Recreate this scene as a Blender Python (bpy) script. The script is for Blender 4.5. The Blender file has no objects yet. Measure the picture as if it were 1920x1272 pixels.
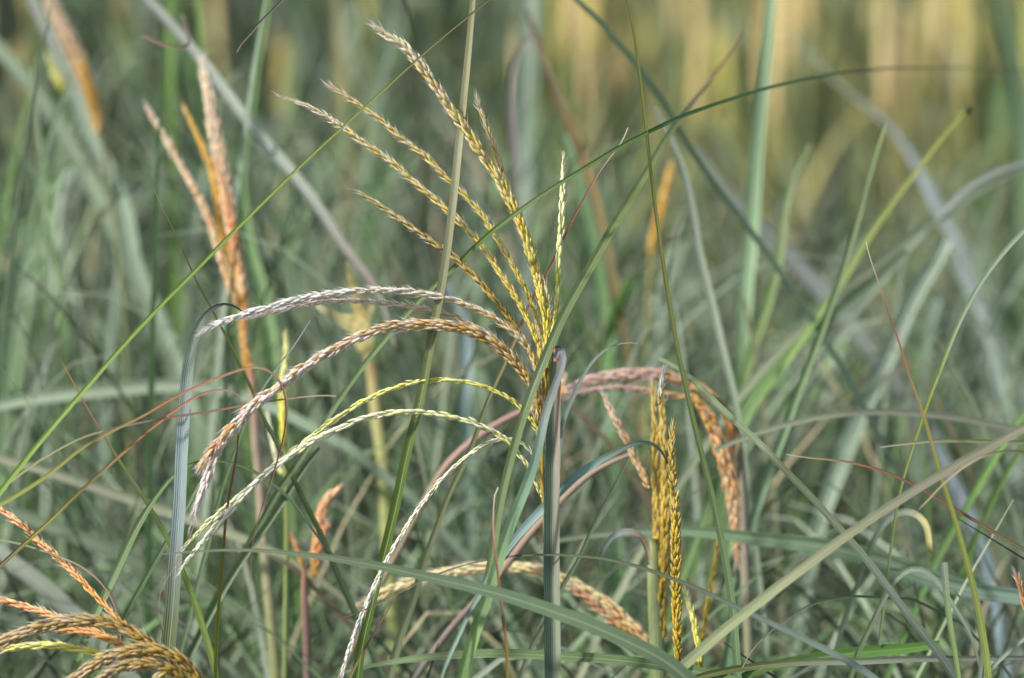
import bpy, math, random
from mathutils import Vector, Matrix
random.seed(11)
sc = bpy.context.scene
COL = sc.collection

# ------------------------------------------------------------------ camera
CAM = Vector((0, 0, 1.10)); PITCH = math.radians(10)
FWD = Vector((0, math.cos(PITCH), -math.sin(PITCH)))
RIG = Vector((1, 0, 0)); UPV = Vector((0, math.sin(PITCH), math.cos(PITCH)))
LENS, SENS = 105.0, 36.0
FPX = 1920 * LENS / SENS                      # 5600
def P(x, y, d):
    """a point seen at x, y of the photograph that stands d metres away"""
    return CAM + FWD * d + RIG * ((x - 960) / FPX * d) + UPV * (-(y - 636) / FPX * d)
def px(w, d): return w * d / FPX

cd = bpy.data.cameras.new("camera"); cam = bpy.data.objects.new("camera", cd); COL.objects.link(cam)
cam.location = CAM; cam.rotation_euler = (math.radians(90) - PITCH, 0, 0)
cd.lens = LENS; cd.sensor_width = SENS; cd.clip_start = 0.05; cd.clip_end = 500
cd.dof.use_dof = True; cd.dof.focus_distance = 1.60; cd.dof.aperture_fstop = 4.6
sc.camera = cam

# ------------------------------------------------------------------ light
SUN_EL, SUN_AZ = 44, -120          # azimuth clockwise from +Y (view direction): from behind left
w = bpy.data.worlds.new("World"); sc.world = w; w.use_nodes = True
nt = w.node_tree; nt.nodes.clear()
out = nt.nodes.new('ShaderNodeOutputWorld'); bg = nt.nodes.new('ShaderNodeBackground'); sky = nt.nodes.new('ShaderNodeTexSky')
sky.sky_type = 'NISHITA'; sky.sun_disc = False
sky.sun_elevation = math.radians(SUN_EL); sky.sun_rotation = math.radians(SUN_AZ)
sky.air_density = 1.0; sky.dust_density = 2.0
nt.links.new(sky.outputs[0], bg.inputs[0]); nt.links.new(bg.outputs[0], out.inputs[0]); bg.inputs[1].default_value = 0.15
ld = bpy.data.lights.new("sun", 'SUN'); sun = bpy.data.objects.new("sun", ld); COL.objects.link(sun)
a, e = math.radians(SUN_AZ), math.radians(SUN_EL)
sdir = Vector((math.sin(a) * math.cos(e), math.cos(a) * math.cos(e), math.sin(e)))
sun.rotation_euler = sdir.to_track_quat('Z', 'Y').to_euler(); sun.location = (0, 0, 5)
ld.energy = 5.0; ld.angle = math.radians(5); ld.color = (1, 0.96, 0.9)
sc.view_settings.view_transform = 'Standard'; sc.view_settings.look = 'None'
sc.view_settings.exposure = 0; sc.view_settings.gamma = 1
sc.cycles.use_denoising = True
sc.cycles.max_bounces = 6; sc.cycles.diffuse_bounces = 3; sc.cycles.transmission_bounces = 3

# ------------------------------------------------------------------ colours and materials
def lin(c): return tuple((v / 255 / 12.92) if v / 255 <= 0.04045 else ((v / 255 + 0.055) / 1.055) ** 2.4 for v in c)
def hx(s): return (int(s[0:2], 16), int(s[2:4], 16), int(s[4:6], 16))
def cols(s): return [hx(k) for k in s.split()]
def mixc(a, b, t): return tuple(a[i] + (b[i] - a[i]) * t for i in range(3))
def grad(cs, t):
    if len(cs) == 1: return cs[0]
    f = max(0, min(0.9999, t)) * (len(cs) - 1); i = int(f)
    return mixc(cs[i], cs[i + 1], f - i)

def base_mat(name):
    m = bpy.data.materials.new(name); m.use_nodes = True
    t = m.node_tree; t.nodes.clear()
    return m, t
def N(t, k, **kw):
    n = t.nodes.new(k)
    for a_, b_ in kw.items(): setattr(n, a_, b_)
    return n
def math_n(t, op, a, b=None, c=None):
    n = N(t, 'ShaderNodeMath', operation=op)
    for i, v in enumerate((a, b, c)):
        if v is None: continue
        if isinstance(v, (int, float)): n.inputs[i].default_value = v
        else: t.links.new(v, n.inputs[i])
    return n.outputs[0]

def leaf_material(name, veins=7, transl=0.28, rough=0.42, midrib=0.35, contrast=0.5):
    m, t = base_mat(name); L = t.links.new
    out = N(t, 'ShaderNodeOutputMaterial'); bs = N(t, 'ShaderNodeBsdfPrincipled'); tr = N(t, 'ShaderNodeBsdfTranslucent')
    mx = N(t, 'ShaderNodeMixShader'); at = N(t, 'ShaderNodeAttribute', attribute_name='Col'); uv = N(t, 'ShaderNodeUVMap', uv_map='UVMap')
    sep = N(t, 'ShaderNodeSeparateXYZ'); L(uv.outputs[0], sep.inputs[0])
    u, v = sep.outputs[0], sep.outputs[1]
    # fine streaks that run along the blade
    cmb = N(t, 'ShaderNodeCombineXYZ'); L(math_n(t, 'MULTIPLY', u, 11.0), cmb.inputs[0]); L(math_n(t, 'MULTIPLY', v, 14.0), cmb.inputs[1])
    ns = N(t, 'ShaderNodeTexNoise'); ns.inputs['Scale'].default_value = 1.0; ns.inputs['Detail'].default_value = 3; L(cmb.outputs[0], ns.inputs['Vector'])
    vein = math_n(t, 'SINE', math_n(t, 'MULTIPLY', u, veins * 2 * math.pi))
    # blotches along the blade (dust, wear, brown specks)
    cm2 = N(t, 'ShaderNodeCombineXYZ'); L(math_n(t, 'MULTIPLY', u, 2.5), cm2.inputs[0]); L(math_n(t, 'MULTIPLY', v, 90.0), cm2.inputs[1])
    n2 = N(t, 'ShaderNodeTexNoise'); n2.inputs['Scale'].default_value = 1.0; n2.inputs['Detail'].default_value = 5; L(cm2.outputs[0], n2.inputs['Vector'])
    val = math_n(t, 'MULTIPLY_ADD', ns.outputs[0], contrast, 1 - contrast * 0.5)
    val = math_n(t, 'MULTIPLY_ADD', vein, 0.10, val)
    val = math_n(t, 'MULTIPLY', val, math_n(t, 'MULTIPLY_ADD', n2.outputs[0], 0.4, 0.8))
    vm = N(t, 'ShaderNodeVectorMath', operation='SCALE'); L(at.outputs['Color'], vm.inputs[0]); L(val, vm.inputs['Scale'])
    # pale midrib
    rib = math_n(t, 'SMOOTH_MIN', 1.0, math_n(t, 'MAXIMUM', 0.0, math_n(t, 'SUBTRACT', 1.0, math_n(t, 'MULTIPLY', math_n(t, 'ABSOLUTE', math_n(t, 'SUBTRACT', u, 0.5)), 13.0))), 0.0)
    mc = N(t, 'ShaderNodeMix', data_type='RGBA'); L(math_n(t, 'MULTIPLY', rib, midrib), mc.inputs['Factor'])
    L(vm.outputs[0], mc.inputs['A']); mc.inputs['B'].default_value = (*lin((196, 204, 172)), 1)
    # brown flecks
    sp = math_n(t, 'MULTIPLY', math_n(t, 'GREATER_THAN', n2.outputs[0], 0.70), 0.55)
    m3 = N(t, 'ShaderNodeMix', data_type='RGBA'); L(sp, m3.inputs['Factor']); L(mc.outputs['Result'], m3.inputs['A']); m3.inputs['B'].default_value = (*lin((104, 78, 52)), 1)
    c = m3.outputs['Result']
    L(c, bs.inputs['Base Color']); bs.inputs['Roughness'].default_value = rough; bs.inputs['Specular IOR Level'].default_value = 0.45
    bp = N(t, 'ShaderNodeBump'); bp.inputs['Strength'].default_value = 0.35; bp.inputs['Distance'].default_value = 0.0004
    L(math_n(t, 'ADD', vein, math_n(t, 'MULTIPLY', ns.outputs[0], 2.0)), bp.inputs['Height']); L(bp.outputs[0], bs.inputs['Normal'])
    tc = N(t, 'ShaderNodeMix', data_type='RGBA', blend_type='MULTIPLY'); tc.inputs['Factor'].default_value = 1
    L(c, tc.inputs['A']); tc.inputs['B'].default_value = (1.0, 1.1, 0.75, 1); L(tc.outputs['Result'], tr.inputs[0])
    mx.inputs[0].default_value = transl; L(bs.outputs[0], mx.inputs[1]); L(tr.outputs[0], mx.inputs[2]); L(mx.outputs[0], out.inputs[0])
    return m

def seed_material(name, transl=0.2, rough=0.45, nscale=1600, contrast=0.35):
    m, t = base_mat(name); L = t.links.new
    out = N(t, 'ShaderNodeOutputMaterial'); bs = N(t, 'ShaderNodeBsdfPrincipled'); tr = N(t, 'ShaderNodeBsdfTranslucent')
    mx = N(t, 'ShaderNodeMixShader'); at = N(t, 'ShaderNodeAttribute', attribute_name='Col'); tc = N(t, 'ShaderNodeTexCoord')
    ns = N(t, 'ShaderNodeTexNoise'); ns.inputs['Scale'].default_value = nscale; ns.inputs['Detail'].default_value = 2; L(tc.outputs['Object'], ns.inputs['Vector'])
    vm = N(t, 'ShaderNodeVectorMath', operation='SCALE'); L(at.outputs['Color'], vm.inputs[0]); L(math_n(t, 'MULTIPLY_ADD', ns.outputs[0], contrast, 1 - contrast / 2), vm.inputs['Scale'])
    L(vm.outputs[0], bs.inputs['Base Color']); bs.inputs['Roughness'].default_value = rough
    L(vm.outputs[0], tr.inputs[0]); mx.inputs[0].default_value = transl
    L(bs.outputs[0], mx.inputs[1]); L(tr.outputs[0], mx.inputs[2]); L(mx.outputs[0], out.inputs[0])
    return m
M_LEAF = leaf_material("leaf_blade")
M_THICK = leaf_material("thicket_blade", veins=3, transl=0.3, rough=0.5, midrib=0.3, contrast=0.6)
M_STEM = leaf_material("stem_skin", veins=9, transl=0.08, rough=0.5, midrib=0.0, contrast=0.7)
M_SEED = seed_material("spikelet")
M_HAIR = seed_material("silky_hair", transl=0.5, rough=0.35, nscale=300, contrast=0.1)

# ------------------------------------------------------------------ mesh builder
class MB:
    def __init__(s): s.v = []; s.f = []; s.c = []; s.uv = []
    def build(s, name, mat, base=Vector((0, 0, 0)), parent=None, smooth=True):
        me = bpy.data.meshes.new(name)
        me.from_pydata([(p[0] - base[0], p[1] - base[1], p[2] - base[2]) for p in s.v], [], s.f)
        ca = me.color_attributes.new('Col', 'FLOAT_COLOR', 'POINT')
        fl = []
        for c in s.c: fl += [*lin(c), 1.0]
        ca.data.foreach_set('color', fl)
        ul = me.uv_layers.new(name='UVMap'); fu = []
        li = [0] * len(me.loops); me.loops.foreach_get('vertex_index', li)
        for i in li: fu += s.uv[i]
        ul.data.foreach_set('uv', fu)
        if smooth: me.polygons.foreach_set('use_smooth', [True] * len(me.polygons))
        me.materials.append(mat); me.update()
        o = bpy.data.objects.new(name, me); COL.objects.link(o)
        if parent is None: o.location = base
        else: o.parent = parent
        return o

def catmull(pts, step):
    if len(pts) == 2: pts = [pts[0], (pts[0] + pts[1]) / 2, pts[1]]
    q = [pts[0] * 2 - pts[1]] + pts + [pts[-1] * 2 - pts[-2]]
    res = []
    for i in range(1, len(q) - 2):
        p0, p1, p2, p3 = q[i - 1], q[i], q[i + 1], q[i + 2]
        n = max(2, int((p2 - p1).length / step))
        for k in range(n):
            t = k / n
            res.append(0.5 * ((2 * p1) + (p2 - p0) * t + (2 * p0 - 5 * p1 + 4 * p2 - p3) * t * t + (3 * p1 - p0 - 3 * p2 + p3) * t ** 3))
    res.append(pts[-1].copy()); return res
def smooth(ps, it):
    for _ in range(it):
        ps = [ps[0]] + [(ps[i - 1] + ps[i] * 2 + ps[i + 1]) / 4 for i in range(1, len(ps) - 1)] + [ps[-1]]
    return ps
def resample(ps, step):
    d = [0]
    for i in range(1, len(ps)): d.append(d[-1] + (ps[i] - ps[i - 1]).length)
    n = max(3, int(d[-1] / step)); r = []; j = 0
    for k in range(n + 1):
        s_ = d[-1] * k / n
        while j < len(ps) - 2 and d[j + 1] < s_: j += 1
        seg = d[j + 1] - d[j]
        r.append(ps[j].lerp(ps[j + 1], min(1, (s_ - d[j]) / seg) if seg > 0 else 0))
    return r, d[-1]

def ribbon(mb, ps, wf, cf, fold=0.25, roll=0.0, twist=0.0, view=True, nseg=2, across=None):
    """a folded blade along ps: wf(t) width in metres, cf(t) colour; t runs from the first point to the last"""
    n = len(ps); k0 = len(mb.v); dist = 0; cuts = nseg * 2 + 1 if nseg > 1 else 3
    for i, p in enumerate(ps):
        t = i / (n - 1)
        T = (ps[min(i + 1, n - 1)] - ps[max(i - 1, 0)]).normalized()
        if i: dist += (p - ps[i - 1]).length
        nv = (CAM - p) if view else Vector((math.cos(roll), math.sin(roll), 0.3))
        nv = nv - T * nv.dot(T)
        if nv.length < 1e-5: nv = Vector((1, 0, 0))
        nv.normalize()
        if view: nv = Matrix.Rotation(roll + twist * t, 3, T) @ nv
        S = T.cross(nv).normalized(); w_ = wf(t); c = cf(t)
        for j in range(cuts):
            u = j / (cuts - 1); a_ = (u - 0.5) * 2
            mb.v.append(p + S * (a_ * w_ * 0.5) + nv * (fold * w_ * (abs(a_) ** 1.3 - 0.5)))
            mb.c.append(c if across is None else mixc(c, across, max(0, min(1, (u - .42) * 6)))); mb.uv.append((u, dist))
    for i in range(n - 1):
        for j in range(cuts - 1):
            a0 = k0 + i * cuts + j
            mb.f.append((a0, a0 + 1, a0 + 1 + cuts, a0 + cuts))

def tube(mb, ps, rf, cf, sides=8):
    n = len(ps); k0 = len(mb.v); dist = 0; nv = None
    for i, p in enumerate(ps):
        t = i / (n - 1)
        T = (ps[min(i + 1, n - 1)] - ps[max(i - 1, 0)]).normalized()
        if i: dist += (p - ps[i - 1]).length
        nv = (CAM - p) if nv is None else nv
        nv = (nv - T * nv.dot(T)).normalized(); S = T.cross(nv)
        r = rf(t); c = cf(t)
        for j in range(sides):
            a_ = 2 * math.pi * j / sides
            mb.v.append(p + nv * (math.cos(a_) * r) + S * (math.sin(a_) * r)); mb.c.append(c); mb.uv.append((abs(1 - 2 * j / sides), dist))
    for i in range(n - 1):
        for j in range(sides):
            a0 = k0 + i * sides + j; a1 = k0 + i * sides + (j + 1) % sides
            mb.f.append((a0, a1, a1 + sides, a0 + sides))
    mb.f.append(tuple(k0 + j for j in range(sides))); mb.f.append(tuple(k0 + (n - 1) * sides + j for j in reversed(range(sides))))

# ------------------------------------------------------------------ traced curves
def parse(s, d):
    raw = [tuple(float(a_) for a_ in q.split(',')) for q in s.split()]
    L_ = [0]
    for i in range(1, len(raw)): L_.append(L_[-1] + math.hypot(raw[i][0] - raw[i - 1][0], raw[i][1] - raw[i - 1][1]))
    ps = []
    for r, l in zip(raw, L_):
        dd = r[2] if len(r) > 2 else d[0] + (d[-1] - d[0]) * l / L_[-1]
        ps.append(P(r[0], r[1], dd))
    return ps, raw
def to_ground(ps):
    """the unseen lower part: carries on along the last bit of the curve and turns down into the soil"""
    p = ps[-1]; T = (ps[-1] - ps[-3 if len(ps) > 2 else -2]).normalized()
    h = p.z
    flat = Vector((T.x, T.y, 0)); dn = max(0.0, -T.z)
    if dn > 0.5: run = flat * (h / max(dn, 0.5)) * 0.45
    else: run = flat.normalized() * h * 0.5 if flat.length > 0.01 else Vector((0.03, 0, 0))
    if run.length > 0.45: run = run.normalized() * 0.45
    run.y = run.y * 0.3 + 0.02 * random.random()
    g = Vector((p.x + run.x, p.y + run.y, 0.0))
    c1 = p + T * (h * 0.35); c1.z = max(c1.z, h * 0.25) if T.z < 0 else min(c1.z, h + 0.08)
    c2 = g + Vector((-run.x * 0.25, -run.y * 0.2, h * 0.35))
    o = []
    for k in range(1, 15):
        t = k / 14; s_ = 1 - t
        o.append(p * s_ ** 3 + c1 * (3 * s_ * s_ * t) + c2 * (3 * s_ * t * t) + g * t ** 3)
    return o
def extend_tip(ps, ln):
    p = ps[0]; T = (ps[0] - ps[2 if len(ps) > 2 else 1]).normalized()
    a_ = p + T * ln * 0.5 + Vector((0, 0, -ln * 0.04)); b_ = p + T * ln * 0.95 + Vector((0, 0, -ln * 0.2))
    return [b_, a_]
def curve(s, d, ground=True, tip=0, step=0.004, sm=10):
    ps, raw = parse(s, d)
    core = smooth(resample(catmull(ps, step), step)[0], sm)
    seen = sum((core[i] - core[i - 1]).length for i in range(1, len(core)))
    head = extend_tip(core, tip) if tip else []
    hd = catmull(head + [core[0]], 0.01)[:-1] if head else []
    tail = to_ground(core) if ground else []
    allp = hd + core + tail
    allp, tot = resample(allp, step if not ground else step * 1.2)
    return allp, tip / tot, (tip + seen) / tot            # where the traced part starts and ends along the curve

def tag(o, label, cat=None, group=None, kind=None):
    if label: o['label'] = label
    if cat: o['category'] = cat
    if group: o['group'] = group
    if kind: o['kind'] = kind
    return o
def wfun(ws, d, t0, t1, tipw):
    d0 = (d[0] + d[-1]) / 2
    def f(t):
        if t < t0: return px(ws[0], d0) * max(0.06, (t / max(t0, 1e-4)) ** 0.8)
        q = min(1, (t - t0) / max(1e-4, t1 - t0)); k = q * (len(ws) - 1); i = min(int(k), len(ws) - 2) if len(ws) > 1 else 0
        a_ = ws[0] if len(ws) == 1 else ws[i] + (ws[i + 1] - ws[i]) * (k - i)
        return px(a_, d0) * (1 if t <= t1 else 1 - 0.35 * (t - t1) / max(1e-4, 1 - t1))
    return f
def cfun(cs, t0, t1):
    return lambda t: grad(cs, (t - t0) / max(1e-4, t1 - t0))

def blade(label, pts, d=(1.6, 1.6), w=(2, 8, 12), c='7d8c6e', name='grass_shoot', cat='grass blade', tip=0, fold=None, roll=None, twist=None,
          group=None, parent=None, base=None, ground=True, sm=10, part=None, mat=None):
    if isinstance(d, (int, float)): d = (d, d)
    ps, t0, t1 = curve(pts, d, ground and parent is None, tip, sm=sm)
    if roll is None: roll = random.uniform(-0.45, 0.45)
    if twist is None: twist = random.uniform(-0.5, 0.5)
    run_ = ps[len(ps) // 2] - ps[0]
    if abs(run_.x) > abs(run_.z) * .6:          # blades that lie over mostly show their upper face
        sg = -1 if run_.x > 0 else 1
        roll = sg * abs(roll); twist = sg * abs(twist) * .6
    mb = MB()
    f = fold if fold is not None else random.uniform(0.12, 0.3)
    r = roll if roll is not None else random.uniform(-0.5, 0.5)
    tw = twist if twist is not None else random.uniform(-0.6, 0.6)
    cc = cols(c)
    k = 1 / max(0.75, math.cos(r + tw / 2))
    wf0 = wfun([v * k for v in w], d, t0, t1, tip); j = random.random() * 9
    cf0 = cfun(cc, t0, t1)
    ribbon(mb, ps, wf0, lambda t: tuple(v * (1 + 0.07 * math.sin(t * 31 + j)) for v in cf0(t)), f, r, tw)
    m = mat or (M_LEAF if d[0] < 1.8 else M_THICK)
    if parent is None:
        b = ps[-1].copy(); o = mb.build(name, m, b); tag(o, label, cat, group)
    else:
        o = mb.build(part or 'leaf', m, base, parent)
        if label: o['label'] = label
    return o

# ------------------------------------------------------------------ plumes
SP = [(0.0, .25), (.14, .8), (.42, 1.0), (.72, .72), (1.0, .06)]
def spikelet(mb, p, ax, sd, ln, r, c0, c1, sides=5):
    nrm = ax.cross(sd).normalized(); sd = nrm.cross(ax); k0 = len(mb.v)
    for i, (t, q) in enumerate(SP):
        cen = p + ax * (ln * t) + sd * (ln * 0.05 * math.sin(t * 3.1))
        cc = mixc(c0, c1, t ** 1.2)
        for j in range(sides):
            a_ = 2 * math.pi * j / sides
            mb.v.append(cen + nrm * (math.cos(a_) * r * q * 1.1) + sd * (math.sin(a_) * r * q * 0.75)); mb.uv.append((j / sides, t))
            mb.c.append(cc if j % 2 else mixc(cc, (236, 226, 190), 0.16))
    for i in range(len(SP) - 1):
        for j in range(sides):
            a0 = k0 + i * sides + j; a1 = k0 + i * sides + (j + 1) % sides
            mb.f.append((a0, a1, a1 + sides, a0 + sides))
def hair(mb, p, q, w_, c):
    k = len(mb.v); T = (q - p).normalized(); S = T.cross((CAM - p).normalized()).normalized()
    mid = (p + q) / 2 + Vector((random.uniform(-1, 1), 0, random.uniform(-1, 1))) * (q - p).length * 0.06
    mb.v += [p - S * w_, p + S * w_, mid - S * w_ * .8, mid + S * w_ * .8, q]; mb.c += [c] * 5; mb.uv += [(0, 0)] * 5
    mb.f += [(k, k + 1, k + 3, k + 2), (k + 2, k + 3, k + 4)]

PAL = {
 'gold':  ['c8a22e d8b848 8a7420 b07c28', 'c89a34 d8b860 9a6a2c 7e7424 d6c48a', 'cdb088 d8c8b4 c08a5c 9c8a5a c8b8b0'],
 'rust':  ['ccac38 d8bc48 a49030 948c30', 'cc9c4c d4b05c c08850 a49c4c dccc98 ccb45c', 'd4b4a0 dcd4cc c89488 e8e2e2 b8b0a4 d8a49c d8c8b4'],
 'green': ['b8a838 9a942c c89c38 7e8028', '9c9a38 b8a850 8c6a34 a8a048 cfc69c', 'b8a070 d8d0b8 94845c c0887c'],
 'dark':  ['8c7a1e 6c5a1a a08428 4e4414', '7a5a1e 5a4418 94702a 8a7a38 b09858', '8a7a50 a89c88 6a5438 c0b8a8'],
 'silver':['c8a84c bc9c44 d8bc68 9c8c48', 'd4c09c e0d0b4 bca484 d8ccb8', 'e4dee0 d8d4dc e8e2d8 c8c0c8 eeecf0 d0c4b4'],
 'mauve': ['b8922c c8a23c 8a6a20 6c5a1c', 'b0945c ccb080 a08458 b4a490 dcd0b4', 'ccbcb8 dcd4d4 b8a8a4 eae4e8 c0a898 d8c4bc'],
 'lemon': ['d0c858 dcd078 bcb84c d8b470', 'e0dc90 d4d070 e8e0ac dcc494', 'e8e4bc ece6c8 d8d8a0 eee8d4'],
 'cream': ['dcd890 e6e2ac ccc878 e8e2b8', 'eeeac4 e4e0ac f2eed8 e4e0c0', 'f0ecd4 e8e4b8 f4f0e6 ece6d0'],
 'ash':   ['c4c8a0 d4d4b4 a8ac84 d8d8c4', 'd8dcc8 c0c4ac e4e4d8 c8b8a4', 'e4e4dc d8d8cc f0f0ec c4c4b0'],
 'orange':['c89034 d4a440 b06c2c 8c7428', 'd08844 c0683c d8a468 c89454 e0b890', 'd88c5c c87048 dcb08c e0a880 c89068'],
 'peach': ['d0a068 d8b484 b88454 c89c70', 'd8b088 e0c09c c88868 dcb494', 'd8b8a0 e4ccb8 cc9484 dcc0b4'],
 'ochre': ['b08428 c49838 98701c c8a040', 'b8882c c89c3c a07020 a87c2c', 'b88c3c c8a058 a87830 c89c5c'],
 'amber': ['b49820 a4861a c8a832 8c741a', 'b49624 c4a430 98791c d0b446 8c761a', 'c4ac50 b8a058 d4bc7c a89448'],
 'yellow':['c8bc3c d4c84c b8a830 d0c460', 'd4c450 e0d068 c8b440 d4c878', 'd8cc80 e0d8a8 c8bc6c d8d0a0'],
 'blush': ['d8a468 e0b888 c88c60 d8b890', 'e4c48c ecd0a0 dcb080 e8c8a0', 'e4b890 e8c8a8 d8a07c e0c4a4'],
 'sheath': ['e0cc98 e8d4a0 dcc48c', 'ecdcac e8d0a0 e0c898', 'f0e0b8 e4d0a4 dcc498'],
 'brass': ['b8902c c8a440 8c6c20 6c5c20', 'a8843c c09c4c 84683c 948454 6c5c30', 'ac9470 bca888 8c745c 9c8c6c'],
 'plum':  ['a89028 b8983c 846038 90703c', '9c7c6c a89088 886058 a89058 b09c98', 'a08c94 b4a4a8 947078 a89c70'],
 'coral': ['c8943c b87c40 d0a450 94843c', 'cc8c5c bc7850 d8ac84 c8a054 d8b8a0', 'd0987c c8846c dcb89c e0c4b0 c09860'],
}
PAL = {k: [cols(x) for x in v] for k, v in PAL.items()}
def warm(c, kk=(1.0, 1.015, 0.97)):
    g = (c[0] + c[1] + c[2]) / 3
    return tuple(min(250, (v * 0.92 + g * 0.08) * 1.16 * k + 9) for v, k in zip(c, kk))
PAL = {k: [[warm(c, (1.1, 1.06, 1.11) if k in ('silver', 'mauve', 'plum') else (1.07, 1.07, .90) if k in ('cream', 'lemon') else (1.07, 1.07, .98) if k == 'ash' else (1.07, 1.035, .98) if k in ('peach', 'coral', 'orange', 'blush') else (1.0, .99, .92) if k in ('brass', 'amber') else (1.13, 1.125, .98)) for c in x] for x in v] for k, v in PAL.items()}
def pick(pal, t):
    k = max(0, min(1.999, t * 2 + random.gauss(0, 0.22))); i = int(k)
    row = pal[i + 1] if random.random() < k - i else pal[i]
    m_ = tuple(sum(c[j] for c in row) / len(row) for j in range(3))
    return mixc(random.choice(row), m_, .42)

def raceme(pts, d, w, pal, root, base, name='raceme', hairs=1.0, sm=6, label=None, ln_f=1.75, blurred=False, frayed=0.0, lift=0.12, fat=0.255, gap=0.26):
    """pts run from the tip to the foot; every raceme is one mesh of overlapping spikelets with its hairs as a sub-part"""
    if isinstance(d, (int, float)): d = (d, d)
    ps, _ = parse(pts, d); ps = smooth(resample(catmull(ps, .003), .003)[0], sm)
    ps.reverse(); pl = PAL[pal]
    ps, tot = resample(ps, 0.0015); dm = (d[0] + d[1]) / 2
    W = [px(v * .86, dm) for v in w]                           # tip ... foot
    def wid(t):
        q = (1 - t) * (len(W) - 1); i = min(int(q), len(W) - 2) if len(W) > 1 else 0
        return W[i] + (W[i + 1] - W[i]) * (q - i) if len(W) > 1 else W[0]
    mb, hb = MB(), MB()
    tube(mb, ps[::3] + [ps[-1]], lambda t: wid(t) * 0.16 * (1 - 0.6 * t), lambda t: mixc(pl[0][0], pl[2][0], t), 5)
    rr_ = .001; s_, k = 0.0, 0; ph = random.random() * 6
    while True:
        t = s_ / tot
        if t > 0.985: break
        i = min(len(ps) - 2, int(t * (len(ps) - 1))); p = ps[i]; T = (ps[min(i + 2, len(ps) - 1)] - ps[max(i - 2, 0)]).normalized()
        V = (CAM - p).normalized(); S = T.cross(V).normalized(); V = S.cross(T)
        wd = wid(t) * random.uniform(0.88, 1.1); ln = max(wd * ln_f, px(13, dm)) * random.uniform(0.85, 1.2)
        phi = ph + (k % 3) * 2.09 + (k // 3) * (0.55 if wd < .0045 else 0.9) + random.uniform(-.35, .35)
        o = S * math.cos(phi) + V * math.sin(phi)
        if random.random() < .06: s_ += rr_ * 1.2
        if random.random() < .07: ln *= 1.25
        ang = lift + (random.uniform(.1, .3) if random.random() < .05 else random.uniform(-.05, .08)) + frayed * random.random() * t
        ax = (T + o * ang).normalized()
        rr = min(wd * fat, 0.00102 if ln_f < 2 else .0014); ln = min(max(ln, .005), (0.0064 if ln_f < 2 else 0.0088) * random.uniform(.85, 1.2)); off = max(wd * 0.20, wd * 0.5 - rr * 1.15)
        taper = 1.0 if t < 0.93 else max(0.35, (1 - t) / 0.07)
        c0 = pick(pl, t); c1 = pick(pl, min(1, t + 0.15))
        c0 = tuple(v * f_ for v, f_ in zip(c0, [random.uniform(0.92, 1.08)] * 3))
        spikelet(mb, p + o * off * (1 - .5 * max(0, t - .9) * 10), ax, o, ln, rr * taper, c0, c1)
        # awn and callus hairs
        if hairs > 0:
            n = (1 if random.random() < 0.5 * hairs else 0) + (int(3 * hairs * random.random()) if t > 0.3 else int(1.7 * hairs * random.random()))
            for _ in range(n):
                q = p + o * wd * 0.3 + ax * ln * random.uniform(0.05, 0.6)
                dr = (T + o * random.uniform(0.1, 0.45) + Vector((random.uniform(-.15, .15), random.uniform(-.15, .15), random.uniform(-.15, .15)))).normalized()
                hair(hb, q, q + dr * ln * random.uniform(0.7, 1.35), px(random.uniform(0.35, 0.8), dm), random.choice([(236, 232, 226), (222, 214, 206), (240, 236, 224), (206, 190, 176)]))
        s_ += (gap / .26) * rr * ln / (1.95 * wd) * random.uniform(0.85, 1.15); k += 1
    p = ps[-1]; T = (ps[-1] - ps[-4]).normalized()
    for _ in range(int(7 * max(hairs, .3))):
        dr = (T + Vector((random.uniform(-.25, .25), random.uniform(-.25, .25), random.uniform(-.25, .25)))).normalized()
        q = ps[-1 - random.randint(0, 6)]
        hair(hb, q, q + dr * px(random.uniform(10, 26), dm), px(.55, dm), (234, 230, 226))
    o = mb.build(name, M_SEED, base, root)
    if label: o['label'] = label
    if hb.v: hb.build('silky_hairs', M_HAIR, base, o, smooth=False)
    return o

def plume(label, stem, d, w, c, racemes, name='grass_plume', cat='grass plume', group=None, axis=None, **kw):
    """thing: an Empty at the soil > stem, racemes (> silky hairs), leaves"""
    if isinstance(d, (int, float)): d = (d, d)
    ps, t0, t1 = curve(stem, d, True, 0)
    base = ps[-1].copy()
    root = bpy.data.objects.new(name, None); root.empty_display_size = 0.05; COL.objects.link(root); root.location = base
    tag(root, label, cat, group)
    mb = MB(); wf = wfun(list(w), d, t0, t1, 0); tube(mb, ps, lambda t: wf(t) * 0.5, cfun(cols(c), t0, t1), 10)
    mb.build('stem', M_STEM, base, root)
    for r in racemes:
        k = dict(kw); k.update(r[4] if len(r) > 4 else {})
        raceme(r[0], r[1], r[2], r[3], root, base, **k)
    return root, base

exec_parts = []
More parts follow.
